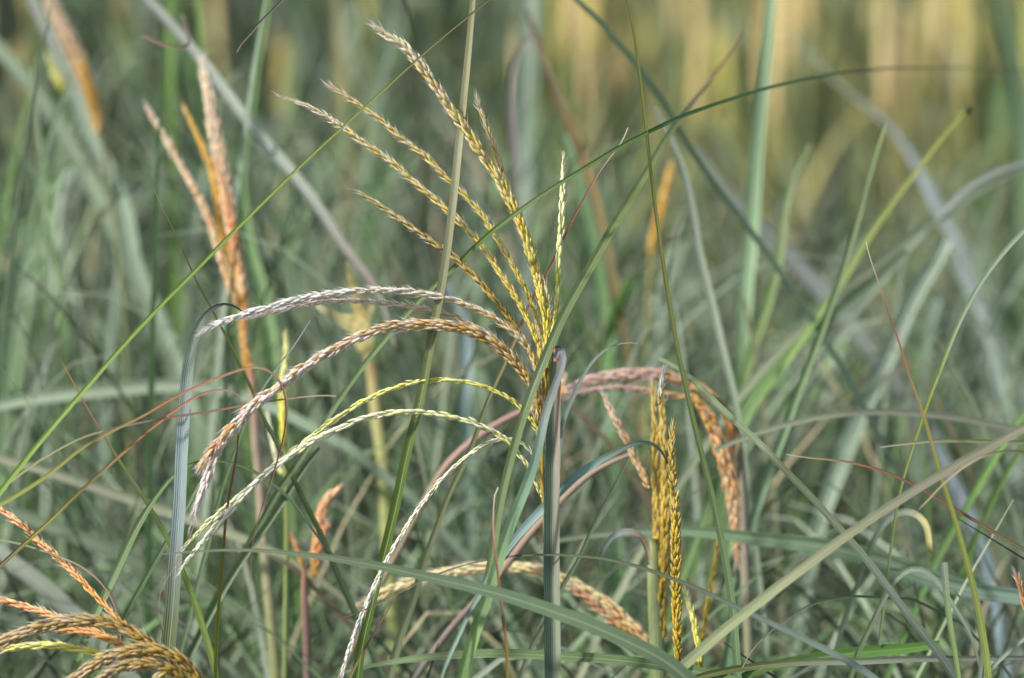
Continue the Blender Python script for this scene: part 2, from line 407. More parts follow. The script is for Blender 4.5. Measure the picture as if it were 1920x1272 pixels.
# ================================================================== THE SUBJECT: fan-shaped plume in focus
D0 = 1.60
fan, fb = plume('golden fan-shaped grass plume in sharp focus, with a dozen slender seed racemes', '1026,690 1021,760 1016,860 1018,930 1024,1020 1030,1150 1034,1290', (1.602, 1.612), (4, 6, 8, 9, 10), 'b89c38 b49c40 a89a58 8c9468', [
 ('695,42 712,57 730,72 750,82 768,97 783,112 807,150 831,184 857,219 878,249 900,285 922,315 940,345 958,378 973,410 984,440 995,476 1008,524 1020,574 1026,624 1025,690', (1.575, 1.60), (11, 21, 18, 20, 21, 19, 12), 'rust', {'frayed': .25, 'hairs': 1.3}),
 ('893,185 902,210 913,240 921,262 931,290 940,315 949,342 957,365 968,400 984,440 1003,500 1020,560 1029,625', (1.60, 1.605), (5, 12, 13, 12, 9), 'green'),
 ('524,181 550,189 575,198 600,212 640,236 668,258 693,276 715,291 737,306 773,338 817,376 853,406 870,426 903,460 930,501 957,540 980,580 1000,620 1013,660 1020,710', (1.585, 1.60), (6, 12, 12, 13, 12, 9), 'rust'),
 ('612,158 627,168 645,177 673,197 717,228 757,264 790,287 827,323 867,362 900,397 917,422 940,461 963,502 983,538 1000,576 1017,620 1023,660 1023,700', (1.61, 1.605), (6, 10, 11, 11, 10, 8), 'green'),
 ('656,353 672,361 700,377 730,398 770,426 813,455 857,487 887,517 917,549 947,586 970,622 990,654 1005,690 1013,730', (1.615, 1.605), (5, 11, 13, 13, 11, 8), 'dark', {'hairs': .4}),
 ('373,626 400,610 433,597 465,587 500,578 547,564 590,555 633,549 690,545 740,545 790,550 840,560 890,577 927,597 960,621 987,646 1000,673 1012,715 1018,760', (1.56, 1.605), (9, 14, 13, 12, 13, 13, 10), 'silver', {'hairs': 1.5}),
 ('462,596 500,588 530,580 570,571 605,566 640,564 707,567 767,574 820,585 867,601 907,621 940,645 967,675 985,704 1003,740 1014,785', (1.57, 1.61), (5, 8, 9, 10, 10, 8), 'mauve'),
 ('358,985 366,955 376,930 390,893 402,860 412,832 430,810 460,777 493,744 533,720 567,688 600,670 637,651 673,632 723,614 773,608 823,610 873,617 913,634 947,661 973,688 993,716 1008,747 1016,790', (1.55, 1.60), (8, 20, 22, 19, 19, 21, 24, 22, 14), 'mauve', {'hairs': 1.6, 'frayed': .12}),
 ('372,880 381,866 392,850 404,836 420,815 440,795', (1.555, 1.553), (9, 12, 9), 'coral', {'hairs': 2.2, 'frayed': .6}),
 ('337,1038 352,1019 367,1003 393,978 427,948 455,926 480,905 500,888 528,864 560,836 593,811 633,784 673,757 717,736 767,719 823,712 873,716 917,728 950,745 980,766 999,788 1012,815', (1.565, 1.60), (6, 12, 11, 11, 10, 10, 9), 'lemon', {'hairs': .5, 'lift': .05, 'ln_f': 2.3, 'fat': .30, 'gap': .42}),
 ('332,1080 346,1058 370,1028 390,1005 410,981 437,951 467,918 500,886 525,868 555,848 590,825 640,802 673,788 723,776 783,772 840,781 880,790 913,804 940,818 960,832 973,852 987,868 1003,900 1015,932', (1.555, 1.60), (7, 14, 13, 14, 13, 14, 12, 8), 'cream', {'hairs': .4, 'lift': .05, 'ln_f': 2.3, 'fat': .30, 'gap': .42}),
 ('636,1285 648,1240 660,1205 673,1168 690,1128 707,1090 723,1055 743,1020 763,987 783,957 807,925 830,898 857,871 887,847 910,832 935,823 962,822 985,832 1008,868', (1.57, 1.605), (8, 9, 10, 9, 9, 8, 5), 'ash', {'hairs': .7, 'lift': .05, 'ln_f': 2.3, 'fat': .30, 'gap': .42}),
 ('1057,288 1057,305 1056,330 1055,370 1053,420 1049,464 1047,500 1046,560 1042,600 1036,635 1028,690', (1.60, 1.605), (6, 13, 14, 13, 12, 10), 'lemon', {'hairs': .5, 'lift': .05, 'ln_f': 2.3, 'fat': .30, 'gap': .42}),
 ('1022,530 1028,580 1032,640 1029,700 1022,760 1018,810', (1.612, 1.61), (8, 15, 13), 'gold'),
 ('1046,570 1040,620 1031,680 1024,740', (1.607, 1.605), (8, 13, 11), 'gold'),
 ('1006,600 1012,650 1019,700 1021,760 1017,830 1014,880', (1.608, 1.61), (7, 12, 12, 8), 'gold'),
 ('998,720 1005,770 1012,820 1016,890 1018,935', (1.606, 1.608), (7, 10, 9), 'dark'),
])

# grey stalk with a blade folded over its top, right in front of the plume's foot
stk = bpy.data.objects.new('grass_stalk', None); COL.objects.link(stk)
ps, t0, t1 = curve('1047,652 1044,690 1040,740 1037,850 1035,1000 1036,1150 1038,1290', (1.575, 1.56), True)
sb = ps[-1].copy(); stk.location = sb
tag(stk, 'thick grey-green stalk below the fan plume, its top leaf bent over', 'grass stalk')
mb = MB(); wf = wfun([20, 26, 30, 31, 31], (1.57, 1.57), t0, t1, 0)
ribbon(mb, ps, wf, cfun(cols('94705c 9c9084 8c8c7c 88907c 849078'), t0, t1), 0.4, 0.15, 0.1, nseg=4, across=(92, 112, 92))
mb.build('sheath', M_STEM, sb, stk)
mb = MB(); ps2, a0, a1 = curve('1043,650 1042,680 1041,760 1040,900 1039,1050 1041,1290', (1.585, 1.575), True)
tube(mb, ps2[:-1] + [sb + Vector((0, .004, 0))], lambda t: px(8, 1.57), cfun(cols('4c5248 505a4c'), 0, 1), 10); mb.build('stem', M_STEM, sb, stk)
blade('green leaf with pale stripes folded down from the top of the stalk', '1041,672 1043,652 1048,643 1055,642 1060,655 1059,672 1053,692 1040,726 1023,775 1005,860 983,922 963,970 945,1018 930,1070 913,1125 893,1178 873,1248 862,1290', (1.56, 1.545), (10, 16, 18, 20, 21, 22, 22), '8c8c94 8c9694 74947c 78986c 84a068 7ca05c', parent=stk, base=sb, fold=0.22, roll=0.25, twist=-.3, sm=3)
mb = MB(); pp = parse('1041,652 1043,665 1042,678', (1.566, 1.566))[0]; tube(mb, catmull(pp, .001), lambda t: px(4.5, 1.57), cfun(cols('b88070 a87060'), 0, 1), 8); mb.build('collar', M_STEM, sb, stk)

# ================================================================== sharp blades near the plume
blade('long green blade crossing in front of the foot of the fan plume, reddish blurred tip', '1390,60,1.95 1357,118,1.9 1320,165,1.84 1290,205,1.78 1250,258,1.72 1207,333,1.67 1157,413,1.63 1107,501,1.6 1061,582,1.585 1035,640,1.57 1010,700,1.565 987,760,1.56 967,828,1.56 940,930,1.56 925,1030,1.56 913,1095,1.56 893,1170,1.56 870,1290,1.56', 1.57, (3, 7, 10, 14, 17, 18, 15, 14), '9c6048 8c7450 7f8450 76864c 768a5a 7a8e62 738458', fold=.2, roll=.2, twist=-.4)
blade('straw-coloured upright blade with pale ribs left of the main raceme, turning olive below', '888,-10 880,83 872,167 863,250 855,333 845,424 828,541 811,624 797,707 781,784 763,848 743,948 723,1028 697,1135 677,1215 668,1290', (1.585, 1.59), (12, 14, 15, 16, 17, 17, 18, 20), 'a09c78 a4a284 989a78 80885c 5c7030 48601c 4c6420 60783c', tip=.12, fold=.3, roll=.3, twist=.2)
blade('bright lime green thin blade running diagonally across the whole left half', '913,3 883,30 840,60 783,110 727,163 680,205 640,240 590,286 533,340 450,423 360,514 280,594 213,667 157,734 100,797 57,850 0,922 -40,975', (1.57, 1.56), (4, 4, 5, 7, 8, 9, 10, 12), '6c6440 788a38 84a038 88a840 86a448 84a04c', tip=.08, fold=.2, roll=.1, twist=.1, sm=40)
blade('dark green blade arching across the middle of the fan and on toward the upper right', '1930,132,2.1 1800,128,2.02 1680,128,1.93 1613,134,1.86 1530,144,1.8 1430,168,1.72 1347,194,1.66 1280,218,1.62 1250,232,1.6 1180,266,1.585 1123,299,1.575 1073,330,1.57 1023,361,1.57 973,397,1.57 940,419,1.575 893,461,1.59 857,497,1.62 813,537,1.635 773,577,1.64 733,624,1.645 683,684,1.65 640,744,1.655 573,848,1.66 520,925,1.69 467,1021,1.72 413,1108,1.74 353,1235,1.78', 1.57, (3, 3.5, 5, 6, 7, 8, 8, 10, 11, 13, 14), '7c7a60 767c58 6c7e4c 64803c 607e3c 66804c 6c8060 708468', tip=.1, fold=.25, roll=.3, twist=.1)
blade('thin olive blade with small brown specks hanging right of the fan plume', '1173,-10 1187,50 1197,117 1204,180 1213,253 1220,320 1233,420 1247,517 1262,611 1278,691 1297,774 1315,848 1340,948 1360,1048 1375,1148 1383,1260', (1.585, 1.62), (5, 6, 7, 8, 9, 11, 14, 15, 15), '7c7c38 78803c 6c6c38 708048 728a5a 728864 708868', tip=.1, fold=.2, roll=.2, twist=.2)
blade('olive blade with a deep red tip and a pale curled end beside the straight raceme', '1177,240 1173,256 1163,273 1140,299 1113,340 1093,377 1070,420 1040,484 1020,524 993,571 977,611 958,655 942,691 923,731 907,774 886,835 865,880 840,931 820,988 793,1061 777,1121 753,1188 728,1280', (1.61, 1.68), (2, 3, 4, 5, 8, 9, 10, 13, 15, 17), 'e8e0c0 a06454 985448 8c7c54 6c7450 7a8058 7c8464 747e60 788468', fold=.25, roll=.2, twist=.3, sm=3)
blade('small pale sage leaf arching right from behind the grey stalk', '1196,644 1180,640 1157,644 1138,652 1123,664 1108,680 1097,697 1086,718 1077,741 1066,762 1057,784 1050,820 1046,870 1044,940 1043,1290', (1.605, 1.61), (1.5, 6, 9, 10, 10, 9, 8, 8), '84948c 849488 84967c 7c8c78', fold=.15, roll=.2, twist=.3, sm=3)
blade('broad dusky green blade slanting across the lower middle in front of everything', '300,1040 367,1034 467,1031 567,1040 633,1048 707,1061 773,1075 840,1091 923,1110 990,1130 1040,1148 1107,1172 1173,1201 1223,1225 1270,1252 1300,1285', (1.56, 1.50), (2, 5, 9, 15, 19, 23, 27, 28, 28), '6c7460 6c7a60 64785a 607458 607456 607458', fold=.12, roll=.3, twist=.1)
blade('green blade lying almost level along the bottom edge', '640,1262 707,1246 807,1232 873,1227 940,1225 1040,1230 1140,1236 1240,1248 1330,1264 1400,1285', (1.66, 1.6), (4, 13, 17, 18, 19, 18), '6c805c 668050 64804c 60784c', fold=.15, roll=.3, twist=.1)
blade('very thin dark blade arching level just above the broad dusky blade, tip at left', '645,1158 687,1145 740,1115 800,1085 873,1058 940,1045 1007,1040 1073,1041 1140,1048 1207,1065 1273,1090 1300,1099 1380,1138 1480,1185 1547,1218 1630,1262 1660,1290', (1.57, 1.55), (2, 2.5, 3, 4, 6, 8, 10, 12, 13), '7c5c4c 6c6c54 64704c 6c7c64 78887c 7c8c84', fold=.2, roll=.2, twist=.2)
blade('big beige-green blade rising diagonally across the lower right corner', '1925,800 1885,824 1830,852 1763,889 1713,921 1647,964 1580,1009 1513,1060 1447,1111 1380,1163 1330,1205 1280,1248 1240,1290', (1.50, 1.53), (17, 16, 17, 18, 19, 19, 20, 20), '74745c 7c7c64 808460 848a64 808a60 7e8860 788658', tip=.2, fold=.2, roll=.35, twist=.1, sm=30)
blade('grey-green blade slanting from the right of the olive blade down to the lower right', '1236,672,1.7 1270,690,1.69 1297,711,1.66 1347,761,1.64 1390,801,1.62 1430,837,1.6 1487,898 1530,941 1573,991 1613,1035 1657,1091 1697,1148 1740,1198 1790,1270', 1.6, (7, 10, 12, 12, 13, 14, 14, 15), '7c8c68 748860 7c8c6c 84906c 849078 788478 6c786c', fold=.2, roll=.2, twist=.2)
blade('yellow-green blade at right ending in a fine brown and white tip', '1624,454 1627,470 1633,491 1642,515 1650,537 1667,591 1687,644 1703,701 1727,764 1747,831 1762,885 1777,931 1797,995 1813,1055 1830,1121 1845,1200 1856,1290', (1.60, 1.58), (1.6, 2.2, 4, 6, 7, 9, 11, 13, 14), 'e4dccc 90583c 8c7454 84843c 8c9444 88964c 84944c', fold=.2, roll=.2, twist=.2, sm=3)
blade('pale green thin blade curving in from the right edge at mid height', '1935,418 1920,434 1897,454 1867,491 1840,527 1817,567 1797,607 1777,657 1757,711 1737,761 1715,830 1695,890 1680,960 1668,1050', (1.6, 1.64), (9, 8, 8, 6, 5, 5, 5, 6), '94a48c 8ca084 849c64 808c34 84904c 7c8c54 788860', tip=.1, fold=.2, roll=.2, twist=.2)
blade('thin red-brown blade arching over the lower right, pale tip at left', '1474,852 1484,858 1520,860 1563,861 1600,867 1630,875 1675,890 1713,908 1763,938 1813,968 1863,998 1925,1034', (1.59, 1.6), (2, 4, 5, 5, 6, 7, 8), 'ccc4ac 9c8468 94644c 8c6048 846450 847054 7c7c60', fold=.2, roll=.2, twist=.1)
blade('narrow level straw blade at the right edge above the big beige-green blade', '1650,839 1675,836 1713,829 1780,826 1850,828 1925,830', (1.61, 1.62), (3, 6, 7, 7, 7), 'a09c84 989c80 94986c 8c9464', fold=.2)
blade('thin pale curling tip dangling under the big beige-green blade', '1713,965 1730,949 1747,931 1760,916 1780,897 1805,877 1830,862 1857,850 1900,846 1940,850', (1.515, 1.54), (1, 3, 4, 4.5, 4, 5, 6), 'c8bca0 b0a080 c0b090 8c8464 7c7c58', fold=.2, sm=2)
blade('grey-green leaf bent into an arch at the lower right', '1836,1250 1827,1208 1815,1180 1800,1155 1787,1135 1773,1113 1760,1094 1747,1079 1735,1068 1718,1063 1697,1068 1673,1093 1650,1138 1630,1180 1606,1230 1590,1290', (1.6, 1.64), (5, 7, 8, 10, 11, 11, 10, 10, 11, 11), '6c7460 788474 84948c 8c9c84 7c8c74 6c8060 687c58', fold=.2, sm=3)
blade('upright light green blade with a blunt cut-off end at the lower right', '1770,1055 1772,1075 1773,1101 1777,1135 1780,1165 1790,1220 1800,1285', (1.585, 1.58), (13, 12, 11, 9, 8), '8c9c8c 84986c 7c945c 7c9454', fold=.2, roll=.1, sm=3)
blade('thin grey blade bowed outward beside the blunt-ended blade', '1790,1108 1803,1125 1817,1140 1827,1155 1835,1172 1840,1190 1841,1225 1836,1285', (1.6, 1.6), (3, 6, 7, 8, 8), '6c7c6c 788878 849084 8c9884', sm=2)
blade('narrow pale blade slanting up out of the bottom right corner', '1930,1190 1920,1198 1900,1214 1880,1231 1858,1252 1835,1280', (1.6, 1.6), (8, 8, 8), '8ca094 8c9c88 7c8c74', tip=.05)
blade('pale-ribbed blade lying level along the bottom right edge', '1925,1234 1850,1235 1780,1236 1700,1236 1613,1241 1513,1241 1430,1248 1330,1263 1270,1285', (1.63, 1.6), (8, 11, 13, 14, 13, 12), '80887c 8c9484 8c9680 6c7450 606828', tip=.1, fold=.3)
blade('bright green blade tip lying over the pale-ribbed blade at the bottom right', '1763,1208 1720,1214 1680,1219 1615,1223 1547,1232 1490,1240 1430,1252 1380,1275', (1.66, 1.62), (14, 22, 22, 18, 12), '6c9048 6c9848 689048 607c3c', fold=.15)
blade('hooked grey leaf with a pale yellow end curling down at the right', '1747,1052,1.7 1743,1030 1741,1012 1741,998 1737,984 1729,972 1716,962 1700,958 1680,963 1660,978 1640,1010 1620,1060', (1.68, 1.74), (7, 11, 12, 12, 12, 10, 9), '708060 b8b070 c0b480 849084 84948c 788878 6c7c6c', sm=2)
blade('thin grey thread-like blade crossing the big beige-green blade low down', '1392,1252 1400,1236 1410,1218 1425,1203 1440,1188 1460,1172 1480,1160 1505,1142 1540,1128 1600,1118', (1.55, 1.62), (1, 2, 3, 3.5, 4, 5), 'dcd0b0 a09888 847c70 788474 748470', sm=2)

# ---- left side
blade('steel blue-grey blade with pale edges standing at the left under the silvery raceme tips', '470,600,1.60 455,583,1.598 440,572,1.595 425,567,1.592 410,570,1.588 396,579,1.585 383,592,1.58 370,619 360,651 352,697 348,741 345,791 341,848 337,948 330,1035 324,1131 316,1215 309,1290', 1.58, (2, 5, 16, 21, 22, 23, 23, 24, 25, 26, 27, 27), '5c685c 5c685c 88988c 94a4a4 94a4a8 8c9ca0 808c80 74805c 7c7c50', fold=.22, roll=.3, twist=.2, sm=3, mat=M_LEAF)
blade('thin straight green blade slanting from the upper left across the lime blade', '290,357 300,384 317,415 323,428 343,467 363,517 383,554 417,617 443,671 467,717 490,774 520,834 550,898 600,998 633,1075 680,1180', (1.60, 1.72), (1.5, 2.5, 4, 6, 8, 10, 13, 14), 'e0c88c 8c7450 80844c 7c8c58 74885c 6c805c 6c8064', fold=.2, sm=3)
blade('thin green blade with a dry brown tip low on the left', '117,681 133,711 153,744 173,784 200,824 213,848 240,888 267,928 293,971 320,1020 347,1081 370,1141 393,1215 412,1290', (1.60, 1.60), (1.5, 3, 5, 7, 9, 11, 12, 12), 'b88c50 846c50 6c7c50 7c944c 80984c 7c9454', fold=.2)
blade('yellow-green blade whose orange-red end curls over beside the blue-grey blade', '448,812 449,790 451,767 455,750 452,740 443,733 433,730 416,730 400,732 380,738 360,747 346,757 333,766 317,778 300,792 283,804 267,818 250,832 233,848 213,865 180,895 140,931 100,971 50,1016 0,1062 -40,1100', (1.575, 1.58), (2, 3, 4, 5, 5, 6, 6, 7, 8, 8, 9), 'b09c84 b48c7c ac7460 ac6848 a07044 847048 908c3c 8c8c3c 7c7438 846c44', sm=2, fold=.2)
blade('long fine blade looping over in a brown arc in front of the mauve raceme', '469,1085 470,1050 477,998 488,962 500,928 512,890 524,850 533,817 538,777 536,741 530,725 523,711 512,698 500,691 487,688 473,687 456,691 440,697 420,704 400,712 375,722 350,734 310,755 267,782 240,794 193,818 147,845 100,884 50,918 0,947 -40,965', (1.55, 1.58), (1, 2, 3, 4, 4, 4.5, 5, 4, 5, 6, 7, 8, 9), '948874 8c7868 8c6454 946c60 b08c7c b07c58 b07048 8c7c44 84843c 84903c 84903c', sm=2, fold=.2)
blade('thin straw blade with a reddish end stretched level through the two brown curls', '630,743 615,741 580,743 533,749 500,753 467,758 433,765 400,771 333,781 267,792 200,807 150,822 103,847 70,866 43,886 20,903 0,919 -40,945', (1.565, 1.58), (2, 3, 4, 4, 4, 4, 5, 6), 'c0ac94 b08c74 94705c 8c6454 8c8468 9c9c74 94986c 849058', sm=2)
blade('pinkish curled wisp hanging at the lower left below the orange raceme', '221,1290 222,1248 226,1198 223,1161 213,1131 197,1101 173,1077 150,1061 127,1050 87,1036 43,1021 0,1013 -40,1008', (1.56, 1.59), (1.5, 3, 3, 3.5, 3, 4, 5), 'b87c6c c09488 b08c78 a8a084 8c9870 849464', sm=2)
blade('hair-thin pinkish tendril dangling under the cream raceme tips', '307,1180 302,1168 298,1155 297,1125 302,1106 310,1088 319,1076 327,1065 345,1030 358,1000,1.57 372,960,1.6 385,915,1.64 395,850,1.7 400,1000,1.8', (1.57, 1.57), (1, 2, 2, 2, 2.5, 3), 'b09080 b89c8c a08c74 7c8464', sm=1)
blade('ribbed green blade at the lower left curving over to a fine grey tip', '640,1085 623,1045 587,995 547,938 507,905 467,878 420,865 383,863 350,872 327,889 300,921 273,961 250,1001 230,1045 207,1095 187,1135 165,1185 148,1232 128,1290', (1.60, 1.57), (3, 4, 5, 6, 5, 6, 9, 14, 15, 15, 14, 13), '788478 7c8878 708064 648050 6c884c 74905c 7c9868 789464 789060', fold=.25, sm=3)
blade('narrow green blade slanting low on the left behind the blue-grey one', '374,905 360,935 327,991 287,1061 253,1121 233,1161 200,1225 170,1290', (1.62, 1.63), (5, 8, 10, 11, 11), '7c9470 688458 608050 64844c', fold=.2)
blade('upright thin stem-like blade, red-brown above and yellow-green below, left of centre', '447,800 445,848 433,908 423,975 417,1048 410,1131 405,1208 403,1290', (1.56, 1.58), (2, 4, 5, 6, 7, 7), '8c5040 985838 8c7c34 888c34 84903c', sm=4)
blade('slim grey-green blade end rising between the brown loop and the yellow raceme', '582,600 560,636 547,655 530,676 513,698 495,725 480,748 460,790 440,850 415,920 400,985 380,1060', (1.63, 1.68), (1.5, 4, 6, 7, 8, 9), '8c9494 7c8c84 6c8464 6c8458 6c8060', sm=4)
blade('blurred green blade crossing under the pale yellow racemes toward the lower left', '600,840 573,870 540,925 500,985 467,1030 440,1070 417,1108 400,1140 380,1180 353,1235 330,1290', (1.7, 1.66), (9, 12, 14, 14, 14), '6c8064 6c8058 607c4c 647c4c', fold=.2)
blade('short fine blade with a white hooked end, red-brown upper part, near the bottom centre', '934,914 929,909 928,920 925,958 925,1005 930,1045 935,1085 940,1135 947,1181 951,1231 952,1290', (1.545, 1.54), (2, 2.5, 4, 5, 5, 6, 7, 7), 'f0e8dc c8a08c 98685c 8c5c4c 84684c 8c7038 84783c', sm=1)
blade('thin straight blade slanting behind the grey stalk at the lower right of it', '1180,858 1165,885 1153,911 1137,940 1120,971 1103,1008 1083,1055 1053,1101 1020,1175 993,1218 970,1290', (1.66, 1.68), (4, 7, 8, 9, 9), '84947c 7c8c6c 748464 78886c', sm=4)
blade('fine red-brown blade sloping beside the white raceme at the bottom', '742,1118 725,1150 707,1178 683,1218 660,1262 648,1290', (1.58, 1.58), (1.5, 3, 4, 5), '7c5c4c 7c4438 7c6440 80783c', sm=2)
blade('dark thin drooping blade with a forked end at the top left', '443,98 447,85 463,73 472,60 483,47 490,37 500,30 527,3 560,-40 610,-90,1.64 680,-110,1.75 740,-60,1.9 770,60,2.0 785,200,2.05', (1.62, 1.62), (4, 4, 3, 4, 5, 6, 8, 9), '94847c 847068 74584c 705850 746454 787c60', sm=1)
blade('blurred pinkish drooping blade end beside the left orange plume', '270,68 277,72 290,76 303,82 318,88 333,91 346,88 354,82 350,60,1.85 340,30,1.95 345,100,2.1', (1.8, 1.8), (5, 7, 5, 5, 5), 'b09888 a08470 948870 94a08c 849480', sm=1)

# ================================================================== golden upright plume at right
gp, gb = plume('stiff upright golden plume still bundled tight, right of the grey stalk', '1226,1010 1224,1080 1229,1148 1235,1290', (1.705, 1.70), (18, 26, 30, 32), 'a8b078 a0ac74 9cac78 98a870', [
 ('1222,712 1225,735 1227,765 1228,800 1229,848 1231,900 1234,948 1236,1010 1237,1081 1240,1200', (1.72, 1.70), (8, 12, 18, 22, 27, 30, 28, 24), 'amber', {'hairs': .5}),
 ('1243,702 1241,722 1242,760 1243,800 1246,848 1247,920 1247,1000 1246,1090', (1.71, 1.69), (7, 13, 18, 20, 20, 18), 'amber', {'hairs': .4}),
 ('1263,788 1260,815 1259,850 1262,900 1266,950 1267,1020 1268,1100 1269,1160 1272,1240', (1.60, 1.605), (6, 11, 18, 20, 20, 20, 18, 14), 'amber', {'hairs': .3, 'ln_f': .95, 'lift': .3}),
])
o = raceme('1246,690 1243,706 1239,728 1236,760', (1.63, 1.635), (5, 8, 8), 'silver', gp, gb, hairs=1.5)
mb = MB(); q = [p for p in curve('1270,1235 1272,1262 1270,1290', (1.61, 1.62), True)[0]]; q[-1] = gb + Vector((.004, 0, 0))
tube(mb, q, lambda t: px(7, 1.6), cfun(cols('8c9c60 84945c'), 0, 1), 8); mb.build('stem', M_STEM, gb, gp)
blade('pale blue-green leaf arching down to the left from the bundled plume', '820,1300 836,1245 855,1206 880,1148 900,1115 927,1066 947,1035 973,1001 1007,965 1040,931 1073,898 1117,868 1157,847 1190,830 1215,827 1232,834 1243,846 1252,870', (1.53, 1.60), (5, 7, 8, 11, 15, 16, 15, 13, 8, 3), '7c947c 84a090 8ca49c 90a8a4 8ca4a0 84988c 506050', parent=gp, base=gb, fold=.2, roll=.2, twist=.2, sm=3)
blade('short grey leaf bent over on the left side of the bundled plume', '1122,1062 1127,1040 1134,1022 1147,1006 1160,998 1175,995 1192,998 1207,1008 1214,1030 1218,1060', (1.67, 1.64), (4, 9, 12, 12, 12, 10), '74847c 84948c 8c9898 9c9088 b08c70 94a070', parent=gp, base=gb, fold=.2, sm=2)

# ================================================================== plume lying in the lower left corner
lp, lb = plume('gold and mauve plume bent over in the lower left corner', '372,1262 384,1285 392,1330', (1.55, 1.55), (12, 12, 12), '8c8438 7c7c40', [
 ('-30,935 0,955 33,978 67,1008 93,1035 123,1059 147,1082 170,1108 193,1131 217,1158 240,1180', (1.60, 1.57), (13, 14, 13, 13, 11), 'orange', {'hairs': .8}),
 ('-30,1120 0,1125 43,1136 83,1149 113,1160 150,1172 190,1190 240,1212', (1.58, 1.56), (14, 15, 14, 11), 'orange', {'hairs': .8}),
 ('-40,1222 0,1206 33,1191 83,1174 133,1165 183,1165 227,1175 260,1191 283,1208 307,1230 340,1250 365,1270', (1.55, 1.55), (22, 27, 27, 26, 24, 20), 'brass', {'hairs': 1.2}),
 ('-40,1195 0,1200 60,1180 117,1180 167,1187 217,1204 253,1220 300,1240', (1.57, 1.56), (12, 15, 15, 13), 'orange', {'hairs': .6}),
 ('-40,1225 0,1219 50,1211 100,1210 150,1217 193,1228 250,1240 300,1252', (1.565, 1.56), (14, 16, 16, 12), 'yellow', {'hairs': .6}),
 ('120,1292 143,1271 173,1248 207,1231 247,1221 283,1218 317,1225 343,1241 367,1262 380,1290', (1.54, 1.545), (22, 28, 30, 28, 20), 'brass', {'hairs': 1.2}),
 ('170,1292 205,1262 240,1248 280,1244 320,1254 350,1285', (1.532, 1.54), (18, 22, 24, 18), 'brass', {'hairs': 1.2}),
 ('286,1290 300,1262 322,1250 345,1262 358,1290', (1.528, 1.535), (14, 18, 16), 'dark', {'hairs': .8}),
])

# ================================================================== blurred plumes behind
plume('blurred orange-pink plume of three upright racemes standing at the left', '470,690 476,757 481,844 485,881 490,965 497,1048 507,1148 519,1290', (1.88, 1.86), (14, 18, 20, 21, 22), 'b88878 a89080 a49480 a09c7c 98986c 909864', [
 ('380,110 390,167 400,233 410,283 423,350 433,420 437,441 448,495 457,557', (1.93, 1.88), (14, 26, 30, 28, 26, 22), 'peach', {'hairs': 2.0}),
 ('404,290 418,345 432,410 440,470 450,525 458,580 455,620 460,660 470,705', (1.89, 1.88), (8, 16, 22, 24, 16, 18), 'orange'),
 ('273,197 284,218 300,242 333,300 367,360 397,422 410,474 430,531 443,574', (1.9, 1.88), (9, 15, 14, 15, 15, 12), 'peach', {'hairs': .8}),
 ('340,193 350,212 360,233 383,283 400,333 413,417 430,480 445,540', (1.92, 1.89), (8, 11, 14, 16, 12), 'ochre', {'hairs': .2}),
], hairs=.8)
plume('very blurred orange plume leaning in the upper left corner', '186,240 205,340 225,500 240,700 250,900', (2.25, 2.25), (10, 12, 14), '8c8c68 7c8c64', [
 ('90,-30 97,7 113,43 140,97 160,150 180,200 188,250', (2.25, 2.25), (20, 34, 34, 30, 26), 'peach', {'hairs': 1}),
 ('150,120 165,160 176,205 187,250', (2.24, 2.25), (20, 24, 20), 'ochre'),
 ('95,100 106,135 118,160 150,200', (2.3, 2.3), (16, 24, 14), 'yellow'),
], hairs=.4)
plume('narrow blurred yellow plume just left of the cream racemes', '533,831 536,900 538,1000 536,1120 534,1290', (1.80, 1.80), (8, 10, 11), '98a05c 8c9c5c 84945c', [
 ('534,625 537,645 536,674 531,724 530,774 533,835', (1.80, 1.80), (7, 14, 19, 20, 14), 'yellow', {'hairs': .3, 'lift': .07}),
 ('500,775 503,790 508,815 515,850 528,890', (1.81, 1.80), (6, 9, 9), 'cream', {'hairs': .3}),
])
plume('small blurred orange plume on a purplish stem near the bottom left of centre', '572,1060 567,1080 573,1148 577,1290', (1.80, 1.80), (10, 15, 16, 16), 'b48868 907068 887068 84746c', [
 ('637,915 622,928 607,943 600,981 593,1015 588,1050', (1.80, 1.80), (9, 20, 22, 18, 16), 'coral', {'hairs': .8}),
 ('612,985 600,1015 590,1058 590,1085', (1.79, 1.80), (10, 20, 14), 'orange'),
 ('546,1005 553,1020 560,1037 568,1062', (1.80, 1.80), (7, 11, 9), 'orange'),
])
bt, bb = plume('blurred rusty plume bent over in an arch behind the bundled golden plume', '1330,742,1.78 1352,756,1.79 1372,780,1.80 1384,820,1.81 1389,870 1393,940 1397,1048 1402,1150 1408,1290', (1.80, 1.82), (12, 14, 18, 20, 20, 20), 'a08c3c a89068 a49c80 a49888 a49c88 9c9c7c 909c74', [
 ('1046,750 1056,740 1068,730 1083,722 1123,710 1173,703 1240,703 1280,714 1320,732 1352,760', (1.80, 1.79), (14, 20, 24, 26, 26, 22, 18), 'plum', {'hairs': 1}),
 ('1055,748 1090,735 1140,728 1200,730 1260,742 1310,745', (1.79, 1.79), (7, 11, 12, 11), 'plum'),
 ('1384,1060 1381,1000 1376,950 1369,900 1356,850 1338,800 1318,765 1300,745', (1.8, 1.78), (7, 13, 22, 30, 34, 30, 20), 'coral', {'hairs': 1.4, 'frayed': .3}),
 ('1376,940 1372,900 1368,860 1372,820 1366,780 1345,755', (1.81, 1.79), (12, 20, 22, 20, 16), 'orange'),
 ('1052,700 1060,712 1054,735 1048,752', (1.79, 1.79), (12, 20, 14), 'peach', {'hairs': 1}),
], hairs=.5)
